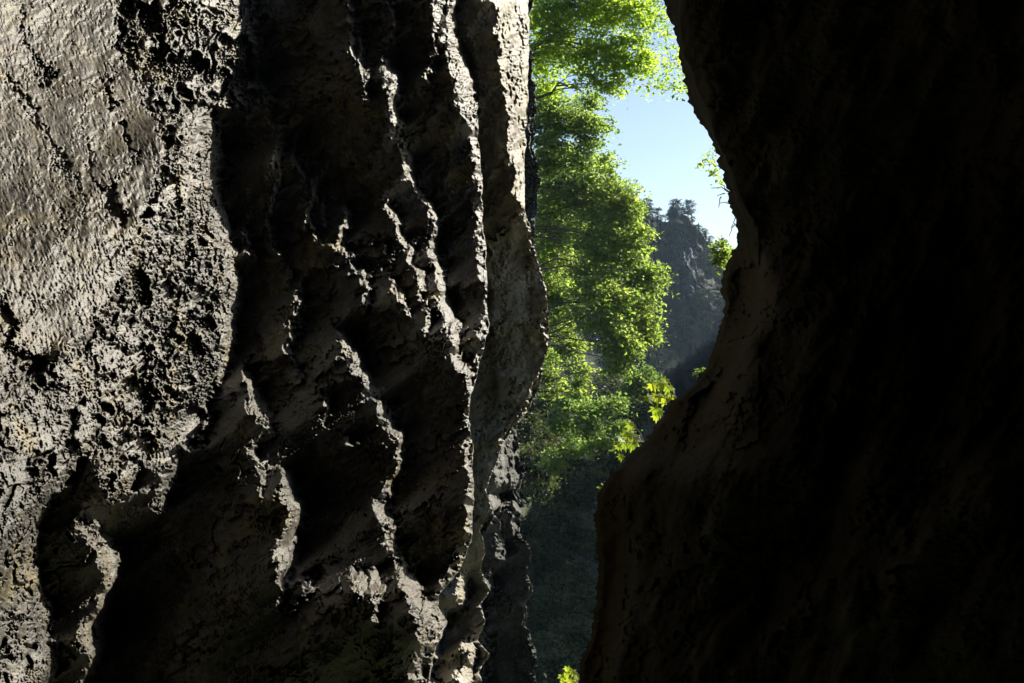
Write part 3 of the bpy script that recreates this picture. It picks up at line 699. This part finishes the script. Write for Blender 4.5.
def tree(name, label, cat, foot, top, lobes, nspray, nleaf, size, lm, seed, trunk_r=0.16, spread=1.0, group=None, flat=0.35, clump=None):
    """trunk from foot to top, a limb to every lobe, sprays of leaves through the lobes; lobes = (px, py, Y, rx, ry in px, depth m)"""
    r = np.random.default_rng(seed)
    root = empty(name, foot); tag(root, label, cat, group)
    tp = bend(foot, top, 9, r, 0.12); tp[0] = foot
    wood = [tube(tp, np.linspace(trunk_r, trunk_r*0.25, 9))]
    L = [(W(px, py, Y), np.array([rx/FOC*Y, dz, ry/FOC*Y])) for px, py, Y, rx, ry, dz in lobes]
    vol = np.array([np.prod(b)**0.72 for a, b in L]); vol = vol/vol.sum()
    pts, tints, twigs = [], [], []
    for (c, rad), v in zip(L, vol):
        k = int(np.argmin(np.linalg.norm(tp-(c-np.array([0, 0, rad[2]*0.5])), axis=1)))
        br = bend(tp[k], c, 7, r, 0.25)
        wood.append(tube(br, np.linspace(trunk_r*0.45, trunk_r*0.12, 7), 5))
        ns = max(3, int(nspray*v))
        for s in range(ns):
            d = unit(r.standard_normal(3)); rr = r.random()**0.42
            p = c+rad*d*rr
            if s % 4 == 0:
                j = r.integers(2, 7); twigs.append(tube(bend(br[j], p, 5, r, 0.2), np.linspace(trunk_r*0.10, trunk_r*0.03, 5), 4))
            m = int(nleaf*(0.5+r.random()))
            sr = spread*(0.5+0.8*r.random())
            ax = unit(np.array([d[0], d[1], d[2]*0.3-0.25])+0.5*r.standard_normal(3))
            q = r.standard_normal((m, 3))*np.array([0.5, 0.5, 0.5*flat])*sr + ax*(r.random((m, 1))-0.5)*1.5*sr
            q[:, 2] -= 0.15*np.sum(q[:, :2]**2, 1)/sr
            pts.append(p+q); tints.append(np.clip(0.5+0.22*r.standard_normal()+0.2*r.standard_normal(m), 0, 1))
    pts = np.concatenate(pts); tints = np.concatenate(tints)
    co, f = join(wood+[(a, b) for a, b in twigs]); mesh_obj('trunk', co, f, 4, M['bark'], root)
    co, f, t = leaves(pts, size, r, tint=tints)
    mesh_obj('crown', co, f, 3, lm, root, smooth=False, attrs={'tint': t})
    return root

# bright broadleaf tree in the middle of the opening
tree('broadleaf_tree', 'tall bright green broadleaf tree filling the middle of the opening', 'tree', W(462, 640, 47), W(522, 150, 47),
     [(560, 175, 47, 30, 36, 1.00), (592, 190, 47, 30, 34, 1.00), (618, 205, 46, 24, 26, 0.80), (555, 230, 48, 30, 40, 1.00), (600, 250, 46, 34, 40, 1.10), (632, 245, 46, 20, 28, 0.70), (640, 290, 46, 22, 30, 0.70),
      (605, 305, 45, 34, 36, 1.10), (645, 322, 46, 17, 22, 0.60), (560, 300, 48, 28, 36, 1.00), (622, 345, 45, 24, 22, 0.80), (618, 366, 45, 12, 12, 0.45), (568, 345, 47, 16, 20, 0.60), (580, 372, 47, 10, 16, 0.40), (550, 375, 48, 14, 26, 0.50), (652, 275, 46, 12, 14, 0.40), (628, 212, 46, 14, 16, 0.40), (646, 340, 46, 10, 14, 0.40), (606, 165, 46, 12, 14, 0.40), (578, 395, 48, 12, 10, 0.40), (545, 330, 49, 14, 40, 0.50), (545, 270, 49, 14, 40, 0.50)],
     1250, 44, 0.16, M['leaf_green'], 101, 0.11, 0.45)
# yellow-green canopy hanging in from above
tree('canopy_tree', 'yellow green tree hanging into the top of the opening', 'tree', W(455, 560, 33), W(535, -60, 33),
     [(552, 12, 32, 24, 26, 0.84), (585, 8, 32, 30, 26, 0.96), (615, 5, 31, 28, 28, 0.96), (640, 20, 31, 20, 26, 0.72), (560, 50, 32, 26, 28, 0.84), (595, 52, 31, 26, 28, 0.84), (622, 60, 31, 20, 26, 0.72), (606, 84, 31, 18, 16, 0.60), (640, 66, 31, 16, 20, 0.60), (545, 85, 33, 14, 22, 0.60), (600, -40, 32, 60, 24, 1.20), (537, 25, 33, 9, 40, 0.42), (540, 60, 33, 9, 24, 0.42)],
     560, 42, 0.115, M['leaf_yellow'], 102, 0.13, 0.40)
tree('sparse_tree', 'thin yellowish sprays of leaves against the bright sky beside the dark overhang', 'tree', W(830, 540, 27), W(745, -70, 27),
     [(664, 20, 27, 14, 20, 0.8), (672, 60, 27, 14, 18, 0.8), (664, 88, 27, 14, 9, 0.6), (684, 86, 27, 12, 12, 0.6), (676, -10, 27, 18, 14, 0.8)],
     60, 22, 0.10, M['leaf_yellow'], 103, 0.08, 0.34)
tree('feathery_tree', 'dark grey green tree with fine drooping twigs under the canopy', 'tree', W(470, 600, 39), W(548, 80, 39),
     [(552, 110, 39, 20, 26, 0.72), (575, 118, 39, 20, 20, 0.72), (590, 100, 38, 12, 10, 0.42), (550, 140, 39, 18, 20, 0.72), (588, 138, 39, 14, 14, 0.48), (548, 160, 39, 12, 20, 0.48), (582, 160, 39, 16, 12, 0.5), (600, 125, 39, 7, 14, 0.4)],
     270, 44, 0.125, M['leaf_dark'], 104, 0.15, 0.42, flat=0.25)
tree('shrub', 'leafy bush hanging below the bright tree, its top sunlit', 'shrub', W(642, 590, 44), W(606, 418, 43),
     [(570, 404, 43, 16, 9, 1.0), (598, 408, 42, 20, 10, 0.9), (616, 402, 42, 13, 6, 0.6), (590, 426, 42, 16, 7, 0.8), (560, 424, 43, 14, 10, 0.8), (620, 424, 42, 9, 7, 0.5), (604, 441, 42, 16, 8, 0.7), (575, 446, 43, 16, 9, 0.8), (555, 460, 43, 12, 12, 0.8), (628, 440, 42, 7, 6, 0.4)],
     200, 38, 0.14, M['leaf_bush'], 105, 0.035, 0.38)
tree('shrub', 'small rounded bush behind the maple sprig', 'shrub', W(650, 440, 60), W(645, 385, 60),
     [(645, 380, 60, 16, 14, 1.0), (632, 388, 60, 12, 12, 0.8), (660, 388, 60, 8, 10, 0.6)], 90, 40, 0.16, M['leaf_bush'], 106, 0.09, 0.42)

# shaded shrubs in the bottom of the gorge
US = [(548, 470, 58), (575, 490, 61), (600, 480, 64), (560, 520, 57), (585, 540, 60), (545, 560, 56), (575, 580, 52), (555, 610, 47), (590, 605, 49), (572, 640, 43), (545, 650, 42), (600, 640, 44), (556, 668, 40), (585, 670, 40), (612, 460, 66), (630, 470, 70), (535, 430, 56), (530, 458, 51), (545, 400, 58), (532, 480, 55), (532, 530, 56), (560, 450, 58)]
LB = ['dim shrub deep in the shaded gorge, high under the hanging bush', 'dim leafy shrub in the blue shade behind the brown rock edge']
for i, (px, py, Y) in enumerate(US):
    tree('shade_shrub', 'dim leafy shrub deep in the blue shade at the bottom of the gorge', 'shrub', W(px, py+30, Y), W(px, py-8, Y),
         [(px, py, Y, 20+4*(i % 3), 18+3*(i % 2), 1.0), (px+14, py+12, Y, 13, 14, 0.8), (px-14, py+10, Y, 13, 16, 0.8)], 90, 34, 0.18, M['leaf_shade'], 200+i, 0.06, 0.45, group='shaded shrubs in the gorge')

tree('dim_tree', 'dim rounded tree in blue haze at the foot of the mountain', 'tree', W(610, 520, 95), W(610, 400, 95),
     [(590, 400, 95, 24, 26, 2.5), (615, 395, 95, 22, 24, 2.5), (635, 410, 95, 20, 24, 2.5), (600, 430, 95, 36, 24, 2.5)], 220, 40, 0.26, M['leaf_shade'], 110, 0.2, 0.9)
# dark shrub and twigs on the rim of the right wall
tree('rim_shrub', 'small dark shrub on the rim of the right wall against the mountain', 'shrub', W(738, 275, 8.2), W(726, 250, 8.2),
     [(721, 247, 8.2, 8, 10, 0.12), (722, 262, 8.2, 7, 9, 0.1), (728, 255, 8.2, 8, 12, 0.1)], 60, 16, 0.028, M['leaf_dark'], 107, 0.012, 0.045)
tree('rim_sprig', 'pale sunlit spray of leaves at the rim against the white sky', 'shrub', W(735, 185, 9), W(716, 165, 9),
     [(712, 158, 9, 8, 9, 0.1), (716, 172, 9, 8, 9, 0.1), (703, 166, 9, 8, 4, 0.08), (722, 182, 9, 5, 6, 0.08)], 26, 9, 0.03, M['leaf_yellow'], 108, 0.008, 0.05)

for tx, ty, lab, n in ((700, 373, 'small sunlit tuft of leaves where the rim bends, above the maple sprigs', 20), (604, 487, 'tiny bright mossy tuft on the brown rock corner, below the maple sprigs', 10)):
    tree('rim_tuft', lab, 'plant', W(tx+6, ty+6, 6.2), W(tx, ty, 6.2), [(tx, ty, 6.2, 5, 4, 0.04), (tx+4, ty-2, 6.2, 4, 4, 0.04)], n, 8, 0.018, M['leaf_bush'], 300+tx, 0.004, 0.02)
def twig():
    r = np.random.default_rng(77)
    root = empty('bare_twig', W(738, 200, 8.6)); tag(root, 'bare dark twigs sticking out of the right rim against the sky', 'twig')
    parts = []
    for a, b in (((738, 200), (711, 188)), ((738, 203), (720, 203)), ((722, 197), (719, 208)), ((730, 193), (720, 184)), ((738, 215), (731, 228)), ((735, 222), (729, 236)), ((726, 194), (717, 196))):
        p = bend(W(*a, 8.6), W(*b, 8.6), 6, r, 0.35); co, f = tube(p, np.linspace(0.0055, 0.0025, 6), 5); mesh_obj('branch', co, f, 4, M['bark'], root)
twig()

# maple sprigs rooted in the right rim: lobed leaves
def maple_leaf():
    a = []
    for k, (an, rr) in enumerate([(-90, 0.12), (-62, 0.34), (-38, 0.62), (-18, 0.36), (8, 0.82), (30, 0.42), (58, 0.70), (72, 0.56), (90, 1.0)]):
        a.append((math.cos(math.radians(an))*rr, math.sin(math.radians(an))*rr))
    pts = a+[(-x, y) for x, y in a[-2:0:-1]]
    return np.array(pts)
ML = maple_leaf()
def sprig(name, label, root_p, items, Y, seed):
    r = np.random.default_rng(seed)
    root = empty(name, W(*root_p, Y)); tag(root, label, 'plant')
    stems = []
    for (px, py, sz, an, tilt) in items:
        c = W(px, py, Y+0.15*r.standard_normal()*0.4)
        p = bend(W(*root_p, Y), c, 6, r, 0.25); stems.append(tube(p, np.linspace(0.004, 0.0015, 6), 5))
        L = sz/FOC*Y*0.76
        d = np.array([math.cos(an), 0.0, math.sin(an)]); nrm = unit(np.array([0.25*r.standard_normal(), -1+0.3*r.standard_normal(), tilt]))
        d = unit(d-nrm*np.dot(d, nrm)); s = np.cross(d, nrm)
        n = len(ML)
        x, y = ML[:, 0:1], ML[:, 1:2]
        rim = c+s*x*L+d*y*L-nrm*(0.18*np.abs(x)+0.25*y*y)*L
        co = np.concatenate([c[None, :], rim]); f = []
        for k in range(n): f += [0, 1+k, 1+(k+1) % n]
        mesh_obj('leaf', co, np.array(f), 3, M['leaf_maple'], root, smooth=False, attrs={'tint': np.full(len(co), np.clip(0.55+0.25*r.standard_normal(), 0, 1))})
    co, f = join(stems); mesh_obj('stem', co, f, 4, M['bark'], root)
dn = -math.pi/2
sprig('maple_sprig', 'sprig of broad sunlit maple leaves above the slanting dark rock edge', (674, 402),
      [(652, 385, 12, dn+0.4, 0.5), (661, 383, 13, dn, 0.6), (668, 387, 12, dn-0.3, 0.5), (648, 397, 13, dn+0.5, 0.4), (657, 396, 14, dn, 0.5), (664, 398, 14, dn-0.2, 0.3), (670, 396, 11, dn-0.6, 0.4), (655, 409, 13, dn+0.2, 0.3), (660, 411, 11, dn, 0.4), (656, 416, 10, dn, 0.2), (666, 380, 10, dn-0.4, 0.5), (672, 388, 10, dn-0.8, 0.3)], 7.0, 51)
sprig('maple_sprig', 'low sprig of very bright maple leaves beside the brown rock corner', (645, 444),
      [(620, 437, 14, dn+0.5, 0.4), (628, 433, 15, dn, 0.5), (634, 436, 13, dn-0.4, 0.4), (624, 443, 13, dn+0.2, 0.3), (632, 444, 12, dn-0.2, 0.3), (621, 456, 9, dn, 0.2), (630, 425, 11, dn+0.2, 0.5), (618, 446, 9, dn+0.6, 0.3)], 6.6, 52)
sprig('maple_sprig', 'little bright sprig at the foot of the dark wall, lowest of the sprigs', (584, 690),
      [(566, 674, 9, dn+0.4, 0.4), (573, 671, 9, dn-0.2, 0.4), (569, 680, 9, dn, 0.3), (563, 682, 8, dn+0.5, 0.3), (577, 677, 8, dn-0.5, 0.3), (562, 676, 9, dn+0.3, 0.5), (571, 684, 9, dn, 0.3), (567, 668, 8, dn+0.1, 0.5)], 6.6, 53)

# far pines: one of each kind, then copies
def make_pine(name, label, group, kind, seed):
    r = np.random.default_rng(seed)
    root = empty(name, (0, 0, 0)); tag(root, label, 'tree', group)
    H = 9.0
    co, f = tube([(0, 0, -1), (0.1, 0, 3), (0, 0.1, 6), (0, 0, H*0.97)], [0.2, 0.16, 0.1, 0.03], 6)
    mesh_obj('trunk', co, f, 4, M['bark'], root)
    pts = []
    if kind == 'cone':
        for k in range(16):
            z = 1.2+k*(H-1.2)/16; R = 2.0*(1-(z/H))**0.8+0.12
            for j in range(7):
                a = r.random()*6.28; L = R*(0.7+0.5*r.random())
                t = r.random(16)[:, None]
                pts.append(np.array([0, 0, z])+t*np.array([math.cos(a)*L, math.sin(a)*L, -0.35*L])+0.13*r.standard_normal((16, 3)))
    else:
        for k in range(30):
            a = r.random()*6.28; z = 3.5+5.3*r.random(); R = 2.3*math.sin(min(1, (z-2.6)/6.6)*math.pi)**0.6*(0.4+0.7*r.random())
            c = np.array([math.cos(a)*R, math.sin(a)*R, z])
            pts.append(c+r.standard_normal((52, 3))*np.array([0.55, 0.55, 0.25]))
    pts = np.concatenate(pts)
    c, f, t = leaves(pts, 0.42, r, aspect=0.5)
    mesh_obj('crown', c, f, 3, M['needle'], root, smooth=False, attrs={'tint': t})
    return root
def copy_tree(o):
    c = o.copy(); COL.objects.link(c)
    for ch in list(o.children):
        d = ch.copy(); COL.objects.link(d); d.parent = c
    return c
pine = make_pine('pine_tree', 'small dark round topped pine on the hazy far mountain', 'round topped pines on the far mountain', 'round', 61)
spruce = make_pine('spruce_tree', 'small dark pointed spruce on the hazy far mountain', 'pointed spruces on the far mountain', 'cone', 62)
first = {0: True, 1: True}
def place(px, t, k, s):
    i = int(np.clip((px-420)/480*239, 0, 239)); j = 1+int(np.clip(t*119, 0, 119))
    p = MTN[i, j]
    src = (pine, spruce)[k]
    o = src if first[k] else copy_tree(src); first[k] = False
    o.location = [float(c) for c in p+np.array([0, -0.4, -0.3])]; o.scale = (s*random.uniform(0.85, 1.2),)*2+(s,); o.rotation_euler.z = random.uniform(0, 6.28)
px = 632
while px < 742:
    place(px, random.uniform(0, 0.04), random.choice((0, 0, 0, 0, 1)), random.uniform(0.15, 0.30)); px += random.uniform(1.8, 3.2)
place(683, 0.0, 1, 0.36)
for i in range(215):
    px = random.uniform(628, 745); t = random.uniform(0.03, 0.98)
    if abs(px-689) < 14 and 0.10 < t < 0.5 and random.random() < 0.93: continue
    place(px, t, random.choice((0, 0, 1)), random.uniform(0.3, 0.62)*(1+0.4*t))

# ------------------------------------------------------------------ haze
def haze():
    m, t, n, l = nt('haze_air')
    v = n.new('ShaderNodeVolumePrincipled'); v.inputs['Color'].default_value = (0.52, 0.74, 1.0, 1); v.inputs['Density'].default_value = 0.00013
    v.inputs['Anisotropy'].default_value = 0.35
    o = n.new('ShaderNodeOutputMaterial'); l.new(v.outputs[0], o.inputs['Volume'])
    x0, x1, y0, y1, z0, z1 = -430, 430, -70, 910, -4, 78
    co = [(x, y, z) for z in (z0, z1) for y in (y0, y1) for x in (x0, x1)]
    f = [0, 2, 3, 1, 4, 5, 7, 6, 0, 1, 5, 4, 2, 6, 7, 3, 0, 4, 6, 2, 1, 3, 7, 5]
    o = mesh_obj('haze', np.array(co, float), f, 4, m, smooth=False); tag(o, 'thin bluish haze in the air of the gorge and valley', None, None, 'stuff')
haze()

# ------------------------------------------------------------------ light, sky, camera
el = math.asin(SUN[2]); az = math.atan2(SUN[0], SUN[1])        # azimuth from +Y towards +X
w = bpy.data.worlds.new('World'); scene.world = w; w.use_nodes = True
wn, wl = w.node_tree.nodes, w.node_tree.links
sky = wn.new('ShaderNodeTexSky'); sky.sky_type = 'NISHITA'; sky.sun_disc = False
sky.sun_elevation = el; sky.sun_rotation = az; sky.air_density = 1.0; sky.dust_density = 1.7; sky.altitude = 600; sky.ozone_density = 1.5
bg = wn['Background']; wl.new(sky.outputs[0], bg.inputs[0]); bg.inputs[1].default_value = 0.05
sun = bpy.data.lights.new('sun', 'SUN'); sun.energy = 5.0; sun.angle = math.radians(0.5); sun.color = (1.0, 0.93, 0.80)
so = bpy.data.objects.new('sun', sun); COL.objects.link(so)
so.rotation_euler = Vector(SUN.tolist()).to_track_quat('Z', 'Y').to_euler()
cam = bpy.data.cameras.new('camera'); cam.sensor_width = 36; cam.lens = 36*FOC/1024.0; cam.clip_end = 3000; cam.clip_start = 0.05
co = bpy.data.objects.new('camera', cam); COL.objects.link(co); co.location = (0, 0, CZ); co.rotation_euler = (math.pi/2, 0, 0)
scene.camera = co
scene.view_settings.view_transform = 'Standard'; scene.view_settings.look = 'None'
scene.view_settings.exposure = 1.85; scene.view_settings.gamma = 1.0; scene.view_settings.use_curve_mapping = False
scene.cycles.use_denoising = True
scene.cycles.max_bounces = 6; scene.cycles.diffuse_bounces = 4; scene.cycles.transmission_bounces = 4; scene.cycles.transparent_max_bounces = 8; scene.cycles.volume_bounces = 0
